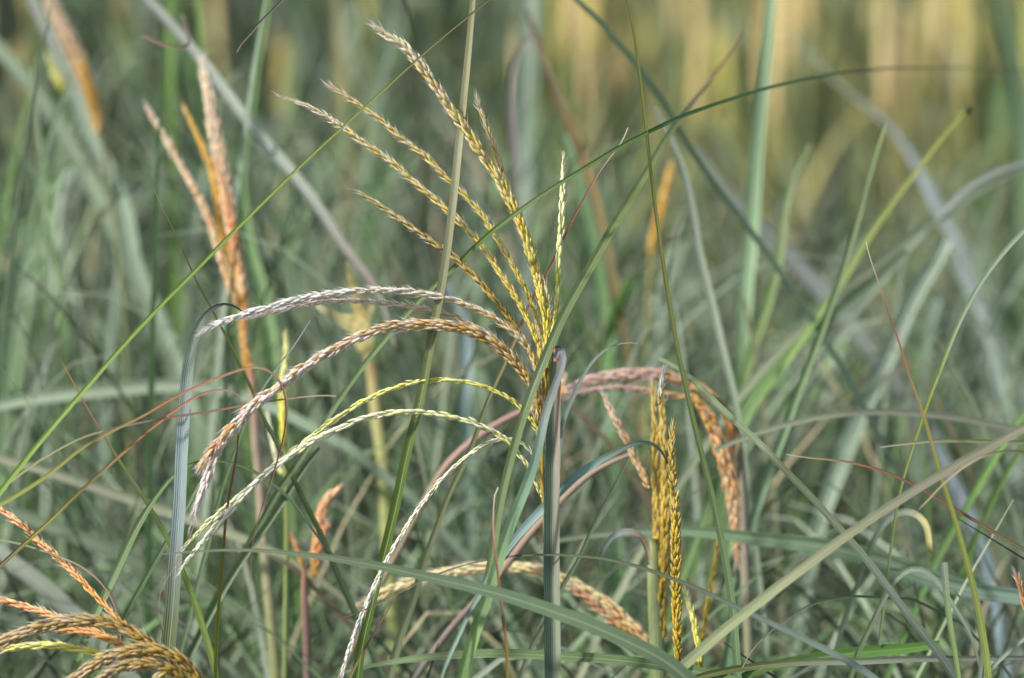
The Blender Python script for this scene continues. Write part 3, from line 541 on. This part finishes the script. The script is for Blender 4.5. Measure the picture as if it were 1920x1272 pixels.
plume('blurred beige raceme arching low behind the grey stalk', '1215,1205 1226,1235 1234,1290', (1.74, 1.74), (10, 12, 12), 'b08c60 949860', [
 ('662,1142 680,1130 707,1118 757,1095 823,1078 890,1066 957,1064 1023,1074 1073,1096 1123,1124 1167,1158 1200,1186 1220,1213', (1.75, 1.74), (10, 20, 22, 24, 26, 28, 28, 26, 20), 'blush', {'hairs': 2.4}),
 ('1070,1100 1110,1130 1160,1172 1205,1215', (1.73, 1.74), (10, 16, 18, 14), 'coral', {'hairs': 1}),
])
plume('pinkish bare flower stem sloping up behind the foot of the fan plume', '1187,851 1133,871 1090,901 1057,935 1017,975 980,1018 947,1065 893,1128 853,1168 800,1240', (1.72, 1.74), (8, 11, 13, 15, 14, 13, 12), 'a89484 a89480 ac9884 b09884 ac9080 94807c 848078', [
 ('1133,742 1140,760 1153,784 1173,824 1190,858 1217,915', (1.7, 1.7), (9, 14, 15, 15, 12), 'peach', {'hairs': .8}),
 ], name='grass_plume')
plume('pinkish beige blurred stem end sloping behind the lower racemes of the fan', '1040,755 1010,765 973,771 923,801 873,837 830,880 790,950', (1.8, 1.8), (7, 12, 15, 15, 12), 'b49484 b08c80 ac8c7c 94886c', [
  ('1060,735 1040,752 1010,764 975,775', (1.79, 1.8), (12, 15, 12), 'peach')], name='flowering_stalk', cat='grass stem')
plume('short yellow raceme at the bottom edge, right of the bundled golden plume', '1312,1240 1314,1262 1312,1300', (1.66, 1.66), (8, 9, 9), 'a89434 84903c', [
 ('1283,1102 1290,1128 1300,1158 1307,1190 1312,1245', (1.66, 1.66), (6, 12, 15, 12), 'yellow'),
])
plume('thin golden raceme standing behind the beige-green blade, bottom right of centre', '1317,1198 1314,1240 1312,1300', (1.7, 1.7), (6, 8, 8), 'a89434 84903c', [
 ('1346,1010 1342,1050 1337,1080 1330,1115 1323,1150 1317,1200', (1.7, 1.7), (5, 8, 8, 7), 'amber', {'hairs': .2}),
])
plume('orange raceme tip poking in at the right edge', '1925,1130 1932,1180 1936,1290', (1.62, 1.62), (8, 9, 9), 'b08c50 84905c', [
 ('1906,1080 1912,1098 1918,1120 1926,1150', (1.62, 1.62), (7, 12, 12), 'orange', {'hairs': 1.5}),
])
plume('blurred amber raceme right of the olive hanging blade', '1222,470 1216,560 1214,700 1216,900', (2.15, 2.15), (10, 12, 14), '94905c 84905c', [
 ('1258,310 1252,345 1240,390 1226,440 1220,480', (2.15, 2.15), (12, 18, 18, 14), 'ochre', {'hairs': .4}),
])
ys, yb = plume('blurred pale yellow stalk with a torn creamy sheath left of centre', '672,575 680,600 687,637 700,707 707,791 717,847 720,881 727,1015 740,1181 745,1290', (1.98, 1.98), (16, 24, 26, 26, 28, 28), 'd0b484 ccb880 b8b878 a8ac70 a4ac6c 9ca868 94a068', [
], name='flowering_stalk', cat='grass stalk')
blade('torn creamy sheath hanging off to the left', '594,572,1.80 604,582,1.80 618,590,1.80 634,600,1.81 650,606,1.82 666,614,1.85 680,632,1.9 690,660,1.96', (1.83, 1.83), (10, 30, 42, 46, 44, 34, 22), 'e4d8ac f4e0b0 f8dcac f8e4bc f8dcac f0d8a4 dcd094', parent=ys, base=yb, fold=.15, roll=.3, twist=.2, sm=2, part='sheath')
blade('small pointed beige flap above the sheath', '650,492 656,515 664,545 672,575 682,610', (1.82, 1.9), (4, 14, 20, 22, 20), 'd0c094 d8c89c e0cc98 e4cc94', parent=ys, base=yb, fold=.15, roll=.1, twist=.1, sm=2, part='sheath')
blade(None, '700,560 690,585 680,605 682,640', (1.95, 1.97), (8, 18, 24, 22), 'd8c898 e4d09c e4cc94', parent=ys, base=yb, fold=.15, roll=.1, twist=.1, sm=2, part='sheath')
blade('withered beige leaf beside the small orange plume', '500,1040 510,1043 525,1049 545,1058 562,1068 572,1085', (1.79, 1.8), (4, 9, 10, 9), 'a89c84 b0a08c a88c78', name='dry_grass', cat='dry leaf')

# ================================================================== blurred single blades behind (nearest first)
BB = [
 ('grey straight blade slanting down to the right, from the top left to the cream sheath', '250,-30 277,0 333,60 377,113 427,180 483,253 550,327 617,420 637,461 673,497 703,534 725,600 750,700', (1.98, 1.9), (20, 20, 21, 22, 20, 12, 8), 'a0a89c a4aca0 a8b0a4 acb4a8 a89c94 848c74'),
 ('pale sage blurred blade entering at the left edge and bending down', '-30,60 0,92 40,135 80,187 120,250 160,320 207,410 240,480 275,570 310,660', (2.35, 2.3), (26, 28, 30, 30, 28), '8c9c84 94a48c 94a488 8c9c7c'),
 ('second pale sage blurred blade right beside the first, from the upper left', '50,-20 63,10 90,67 133,160 173,260 213,340 240,417 247,491 280,557 313,637 337,691 370,800', (2.3, 2.2), (20, 24, 28, 30, 28, 22), '9c9c94 94a494 8ca088 94a890 90a084'),
 ('dark green upright blurred blade behind the left orange plume', '318,-30 316,60 318,150 320,250 324,420 330,560', (2.4, 2.4), (20, 22, 24), '6c8c44 648444 60803c'),
 ('green blurred upright blade right of the left orange plume', '500,-20 490,60 477,117 468,213 450,300 457,420 467,470 483,524 503,624 515,740', (2.2, 2.1), (14, 16, 18, 26, 28), '70944c 6c9050 749858 7c9c64 78985c'),
 ('thin green blurred upright blade at the upper left', '368,-20 372,40 380,110 392,200', (2.2, 2.2), (12, 14, 16), '84a058 7c9858'),
 ('dark green blade arching down from the top right of the fan plume', '1060,-20 1083,0 1130,47 1173,97 1213,147 1257,213 1280,257 1307,300 1337,343 1390,410', (1.86, 1.9), (9, 11, 12, 12, 12), '6c8068 5c745a 587054 60785c 687c6a'),
 ('broad grey very blurred blade running down to the right from the dark green one', '1300,280 1345,345 1400,405 1450,450 1513,514 1597,611 1630,654 1697,741 1730,800', (2.35, 2.3), (20, 28, 32, 34, 34), '78847c 848c84 848a88 808880 848a88'),
 ('blue-grey blurred blade bending down on the far right', '1480,60 1520,100 1563,150 1630,200 1680,250 1723,317 1753,383 1790,444 1820,534 1853,624 1873,707 1890,784 1897,865 1913,981', (2.75, 2.4), (5, 10, 16, 22, 24, 22, 20), '7c8478 80887c 7c888c 808e94 808e94 84928c 80908a'),
 ('short blue-grey blurred blade behind the yellow-green blade at right', '1745,820 1780,881 1813,955 1840,1015 1863,1101 1875,1180', (1.98, 1.96), (18, 22, 22, 20), '7c8c8c 848c98 8498a0 8ca0a8'),
 ('tall light green blurred blade on the right half, widest of the upright ones', '1450,-40 1443,20 1430,167 1420,267 1410,417 1405,480 1397,541 1393,657 1387,741 1380,830', (2.1, 2.05), (20, 24, 28, 28, 26), '94ac84 8ca880 94b088 8ca878'),
 ('yellow-green blurred upright blade right of the tall light green one', '1520,270 1510,293 1483,333 1467,420 1465,450 1453,524 1427,607 1403,674 1390,740', (2.05, 2.0), (8, 18, 18, 16), '98a474 90a46c 80985c 7c9458'),
 ('leaf-green blurred blade slanting up to the right, middle right', '1660,230 1643,283 1607,417 1580,507 1557,574 1527,657 1493,741 1467,824 1447,865 1413,971 1395,1060', (1.86, 1.82), (6, 10, 14, 17, 17), '8c9c6c 849868 789460 789470 709070'),
 ('lime blurred blade slanting up to a black seed at the upper right', '1812,205 1803,215 1747,283 1697,350 1647,417 1625,450 1590,515 1547,574 1507,631 1460,700 1413,757 1380,830', (1.95, 1.9), (5, 10, 13, 14, 14), '8c943c 8c9444 8c9c48 7c944c 74944c 6c8c50'),
 ('broad pale blurred blade leaning right in the right half', '1775,450 1760,484 1723,541 1697,591 1663,674 1630,741 1600,807 1573,881 1540,965 1520,1050', (2.1, 2.05), (26, 34, 34, 30), '94a490 8ca08c 94a890 8ca088'),
 ('greyish upright blurred blade at the far right', '1760,560 1740,624 1730,707 1722,800 1715,900', (2.3, 2.3), (16, 22, 22), '7c9080 788c78'),
 ('olive-brown blurred blade running from the upper right to the rusty plume', '1925,312 1847,350 1780,400 1727,431 1647,494 1580,544 1497,624 1447,674 1390,741 1340,810', (2.1, 1.9), (10, 14, 15, 14, 13), '6c7868 74806c 7c8468 889074 8c9478'),
 ('grey blurred blade just above the olive-brown one at the right edge', '1940,300 1913,307 1880,315 1847,328 1797,367 1753,410 1700,470', (2.05, 2.05), (6, 11, 12, 10), 'a0a8a0 949c94 8c9890 7c8878'),
 ('slim sage blade curving down behind the rusty plume', '1225,200 1257,253 1287,333 1300,400 1313,491 1330,541 1347,624 1363,691 1377,741 1385,800', (1.9, 1.86), (6, 12, 15, 15, 14), '84948c 94a090 94a08c 8c9c84'),
 ('grey-beige blade bowed level across the right half', '1340,845 1390,821 1480,794 1563,777 1630,772 1713,774 1797,784 1873,797 1940,815', (1.76, 1.78), (8, 11, 12, 12), '80907c 8c947c 949484 8c9078'),
 ('bright green blurred blade at the right edge, upper of two', '1925,770 1890,820 1863,865 1830,921 1800,975 1763,1038 1740,1090', (1.85, 1.8), (8, 12, 13, 12), '6c8c48 6c9444 689044 608844'),
 ('bright green blurred blade at the right edge, lower of two', '1935,810 1890,881 1860,941 1830,1008 1800,1080', (1.88, 1.82), (8, 11, 12), '70904c 6c8c44 688844'),
 ('wide soft green blade lying level behind the beige-green blade', '1000,1025 1050,1011 1140,1001 1280,995 1353,1003 1447,1015 1547,1025 1613,1041 1680,1061 1747,1088 1813,1108 1925,1122', (1.80, 1.72), (6, 12, 16, 24, 32, 36, 32, 28), '6c8064 6c8468 6c8464 708868 708870 70887c'),
 ('pale level blurred blade at the left edge, middle height', '-40,770 0,760 100,744 233,731 333,724 430,735 520,770', (2.0, 1.95), (18, 26, 26, 20), '84947c 8c9c84 8ca088'),
 ('beige-grey blurred blade sloping down from the left edge to the small orange plume', '-30,852 0,861 67,878 167,911 267,945 367,978 467,1015 550,1055 600,1090', (1.86, 1.84), (14, 18, 19, 18, 12), '9c9c84 a0a48c 9ca084 94987c'),
 ('light grey blurred blade crossing the lower left behind the orange raceme', '-30,1015 0,1041 67,1088 133,1148 190,1210', (1.9, 1.88), (26, 30, 30), 'a0a498 a0a898 949c8c'),
 ('wide grey-green blurred blade sloping through the lower left', '-20,945 33,965 167,1015 300,1075 433,1138 500,1181 560,1230', (1.95, 1.95), (22, 30, 32, 28), '74846c 788870 748468'),
 ('light blue-grey blurred upright blade behind the arches of the fan', '830,530 853,562 872,590 876,640 874,700 872,780 874,880 880,1000', (2.1, 2.1), (14, 26, 28, 28), 'a0b0b8 a0b4b8 8ca498 7c9480'),
 ('mauve-grey blurred blade looping over above the fan plume', '1003,66 1000,60 988,64 973,82 962,115 957,167 960,220 965,300 970,400', (2.1, 2.15), (6, 10, 14, 15, 16, 18), '8c8078 948c88 94888c 8c8884 848c80'),
 ('ochre-brown blurred blade leading down right from the mauve-grey loop', '990,20 1003,67 1017,110 1040,167 1067,233 1107,333 1130,430', (2.15, 2.15), (8, 14, 18, 18), '847060 8c7860 94784c 94845c'),
 ('faint pale green wide blade behind the straight-up raceme', '1000,-30 990,100 985,250 978,400 985,560 1000,700', (2.7, 2.7), (36, 40, 40), '8c9c88 8c9c8c 84988c'),
 ('ochre blurred upright blade left of the top of the straw blade', '622,-30 627,0 633,120 640,300 648,420', (2.9, 2.9), (26, 28, 28), '989470 a09868 94986c'),
 ('soft green upright blade rising behind the little sage arch', '1185,520,2.0 1150,600 1130,700 1140,820 1150,940', (2.2, 2.1), (14, 22, 24), '7c9c68 74985c 6c9060'),
 ('soft green blade rising just right of the fan foot', '1060,250 1085,350 1110,450 1128,560 1142,680 1148,800', (2.25, 2.2), (16, 24, 26, 26), '84a078 7ca068 7c9c64'),
 ('green blurred blade fanning right from the rusty plume', '1700,470 1640,530 1560,590 1480,650 1430,700 1385,775 1360,850', (2.0, 1.95), (10, 20, 26, 24), '788c6c 749068 6c8c58 64844c'),
 ('dark green very blurred blade at the top right corner', '1868,-30 1885,60 1905,160 1915,300 1910,420', (2.6, 2.6), (30, 40, 40), '5c7450 587050 607854'),
]
for l, p_, d_, w_, c_ in BB:
    o = blade(l, p_, d_, w_, c_, sm=20)
    if 'black seed' in l:
        b_ = o.location; mb = MB(); q = P(1811, 207, 1.95); spikelet(mb, q + Vector((0, 0, -.002)), Vector((.5, 0, .85)).normalized(), Vector((0, 1, 0)), .0045, .0022, (30, 26, 24), (24, 20, 18), 8)
        mb.build('seed', M_SEED, b_, o)

# ================================================================== thicket: generated blades that stand in the ground
GREENS = cols('869a80 94a48c 7c9864 a2b0a0 70886a 8c967c 98aa90 809a70 a4b0a2 788c68 789c68')
DRY = cols('ac9e7c a0927a b8aa88 9c8870')
YEL = cols('d4cc7c ccc87c e0d888 bcc07c acb478 d8cc8c e4d89c ccb880 a4b078 b8b880')
def rnd_blade(mb, x, y, h, lean, az, wd, c, droop=0.3, n=12, c2=None):
    lx, ly = math.cos(az) * lean, math.sin(az) * lean
    ps = []
    for k in range(n + 1):
        t = k / n
        ps.append(Vector((x + lx * t ** 1.7, y + ly * t ** 1.7, h * (t * (1 + droop * .5) - droop * .5 * t ** 3 - droop * .35 * t ** 6))))
    ps.reverse()
    c2 = c2 or c
    ribbon(mb, ps, lambda t: wd * min(1, .08 + 1.5 * t ** .7) * (1 if t < .8 else .9), lambda t: mixc(c2, c, t), .22, random.uniform(-.9, .9), random.uniform(-1, 1), nseg=1)
def zmax_at(x, y, ypx):      # height whose picture row is ypx at distance y
    d = y / math.cos(PITCH)
    return P(960, ypx, d).z
def xpx(x, y): return 960 + x / (y * 1.0) * FPX
GRP = 'out of focus grass blades of the thicket behind the plumes'
def cname(c):
    r, g, b = c
    if r > g + 4: return 'straw-coloured'
    if g - b > 40: return 'leaf-green'
    if abs(g - b) < 14: return 'grey'
    return 'grey-green'
# individual blades of the middle distance
NI = 190
for i in range(NI):
    y = random.uniform(1.85, 3.1) if i < 110 else random.uniform(1.8, 2.2); x = random.uniform(-.2, .2) * y
    X = xpx(x, y); right = X > 1150
    top = random.uniform(-80, 700) if not right else random.uniform(180, 850)
    h = max(.3, zmax_at(x, y, top + (150 if y < 2.2 else 0))); c = random.choice(GREENS) if random.random() > .06 else random.choice(DRY)
    if random.random() < .15: c = hx(random.choice(['6c9444', '749c50', '5f8840']))
    c2 = mixc(c, (150, 160, 130), random.random() * .4)
    if i < 60:
        top = random.uniform(-200, 60) if not right else random.uniform(150, 500)
        h = max(.3, zmax_at(x, y, top)); c = mixc(c, random.choice(((132, 158, 110), (150, 166, 146), (120, 150, 96))), .6)
    side = random.choice((-1, 1)); lean = random.uniform(.02, .3) * ((1.6 if random.random() < .25 else 1) if i >= 60 else .5)
    mb = MB(); az = (0 if side > 0 else math.pi) + random.uniform(-.5, .5)
    rnd_blade(mb, x - side * lean * .5, y, h, lean, az, random.uniform(.004, .0085) if i < 110 else random.uniform(.0022, .0045), c, random.uniform(.1, .5), c2=c2)
    o = mb.build('grass_shoot', M_THICK, Vector((x - side * lean * .5, y, 0)))
    tag(o, 'blurred %s grass blade leaning %s in the thicket behind the plumes' % (cname(c), 'right' if side > 0 else 'left'), 'grass blade', GRP)

def fill(name, label, n, yr, xr, topf, colf, wr, lr, n_seg=10):
    mb = MB()
    for i in range(n):
        y = random.uniform(*yr); x = random.uniform(-xr, xr) * y
        X = xpx(x, y); h = topf(x, y, X)
        if h is None: continue
        c = colf(X); kk = random.choice((.42, .52, .65, .9, 1.15, 1.3)) if (y < 3.4 or X < 900) else random.uniform(.72, 1.1)
        c = tuple(v * kk for v in c); c2 = mixc(c, (150, 158, 130), random.random() * .25)
        lean = random.uniform(*lr); az = random.choice((0, math.pi)) + random.uniform(-1, 1)
        rnd_blade(mb, x - math.cos(az) * lean * .5, y, h, lean, az, random.uniform(*wr), c, random.uniform(.05, .6), n_seg, c2)
    return tag(mb.build(name, M_THICK), label, 'grass', kind='stuff')
def cg(X): return random.choice(GREENS) if random.random() > .07 else random.choice(DRY)
fill('fine_grass', 'fine thin grass blades and dry stems standing among and just behind the plumes', 420, (1.95, 2.7), .22,
     lambda x, y, X: max(.25, zmax_at(x, y, random.uniform(-60, 850) if X < 1150 else random.triangular(200, 950, 450))), cg, (.0018, .0045), (.03, .45), 14)
# low tangle around the plume stems
fill('low_grass_tangle', 'low tangle of thin crossing grass blades around the plume stems', 900, (1.68, 2.3), .26,
     lambda x, y, X: max(.2, zmax_at(x, y, random.triangular(700, 1400, 1000))), cg, (.002, .0065), (.1, .5), 12)
fill('grass_thicket', 'dense blurred grey-green grass thicket behind the plumes', 1500, (2.35, 3.6), .30,
     lambda x, y, X: max(.25, zmax_at(x, y, random.uniform(-60, 900) if X < 1150 else random.triangular(90, 1000, 400))), cg, (.005, .011), (.02, .35))
def yel(X):
    f = max(0, min(1, (X - 960) / 330))
    return random.choice(YEL) if random.random() < f * .6 + .05 else random.choice(GREENS)
fill('tall_grass_bank', 'bank of tall grass far behind, green at left and straw yellow at right', 2600, (5.0, 7.6), .40,
     lambda x, y, X: random.uniform(.9, 1.35), yel, (.010, .022), (.02, .4))
fill('green_grass_bank', 'soft green grass in front of the yellow bank', 900, (3.4, 4.6), .34,
     lambda x, y, X: max(.3, zmax_at(x, y, random.uniform(-100, 700) if X < 1000 else random.triangular(60, 800, 360))), cg, (.006, .012), (.02, .35))

# yellow reeds of the far bank
for i in range(64):
    y = random.uniform(4.6, 5.8); X = random.uniform(1010, 1980) if random.random() < .92 else random.uniform(-50, 1010)
    x = (X - 960) / FPX * y; h = zmax_at(x, y, random.uniform(-160, 110))
    b = Vector((x, y, 0)); root = bpy.data.objects.new('yellow_reed', None); COL.objects.link(root); root.location = b
    tag(root, 'far blurred straw-yellow reed with a soft pale seed head, in the bank at the back', 'reed', 'yellow reeds in the far bank')
    dx = random.uniform(-.08, .08); top = b + Vector((dx, 0, h)); cc = random.choice(YEL)
    ps = catmull([top, b + Vector((dx * .35, 0, h * .5)), b], .05)
    mb = MB(); tube(mb, ps, lambda t: .002 + .002 * t, lambda t: cc, 6); mb.build('stem', M_STEM, b, root)
    mb = MB(); L_ = random.uniform(.10, .22); ax = Vector((dx * .5, 0, 1)).normalized()
    hc = random.choice(cols('dcd068 d4c878 ecd48c e4c890 d4d068 f0dca0 c8c060'))
    for k in range(46):
        t = k / 46; a_ = k * 2.4; o_ = Vector((math.cos(a_), math.sin(a_), 0)); wd = .016 * math.sin(math.pi * (t * .85 + .1)) + .004
        spikelet(mb, top - ax * L_ * (1 - t), (ax + o_ * .28).normalized(), o_, .028, wd * .42, hc, mixc(hc, (240, 220, 160), .3))
    mb.build('seed_head', M_SEED, b, root)
    if i % 2 == 0:
        mb = MB(); rnd_blade(mb, x, y, h * random.uniform(.6, .95), random.uniform(.05, .3), random.choice((0, math.pi)), .014, random.choice(YEL), .4)
        mb.build('leaf', M_THICK, b, root)

# ================================================================== ground
m, t = base_mat('soil'); L = t.links.new
out = N(t, 'ShaderNodeOutputMaterial'); bs = N(t, 'ShaderNodeBsdfPrincipled'); tc = N(t, 'ShaderNodeTexCoord')
n1 = N(t, 'ShaderNodeTexNoise'); n1.inputs['Scale'].default_value = 9; n1.inputs['Detail'].default_value = 8; L(tc.outputs['Object'], n1.inputs['Vector'])
cr = N(t, 'ShaderNodeValToRGB'); cr.color_ramp.elements[0].position = .35; cr.color_ramp.elements[0].color = (*lin((52, 48, 36)), 1)
cr.color_ramp.elements[1].position = .7; cr.color_ramp.elements[1].color = (*lin((98, 100, 66)), 1)
L(n1.outputs[0], cr.inputs[0]); L(cr.outputs[0], bs.inputs['Base Color']); bs.inputs['Roughness'].default_value = .95
bp = N(t, 'ShaderNodeBump'); bp.inputs['Distance'].default_value = .02; L(n1.outputs[0], bp.inputs['Height']); L(bp.outputs[0], bs.inputs['Normal']); L(bs.outputs[0], out.inputs[0])
me = bpy.data.meshes.new('ground'); G = 40; vs = []; fs = []
for j in range(G + 1):
    for i in range(G + 1):
        X_ = (i / G - .5) * 2; Y_ = (j / G - .5) * 2; X_ = math.copysign(abs(X_) ** 3, X_) * 200; Y_ = math.copysign(abs(Y_) ** 3, Y_) * 200
        vs.append((X_, Y_ + 4, -0.004 + (0.0 if abs(X_) < 3 and abs(Y_) < 6 else random.uniform(-.05, .0))))
for j in range(G):
    for i in range(G):
        a0 = j * (G + 1) + i; fs.append((a0, a0 + 1, a0 + G + 2, a0 + G + 1))
me.from_pydata(vs, [], fs); me.materials.append(m); go = bpy.data.objects.new('ground', me); COL.objects.link(go); go['kind'] = 'structure'
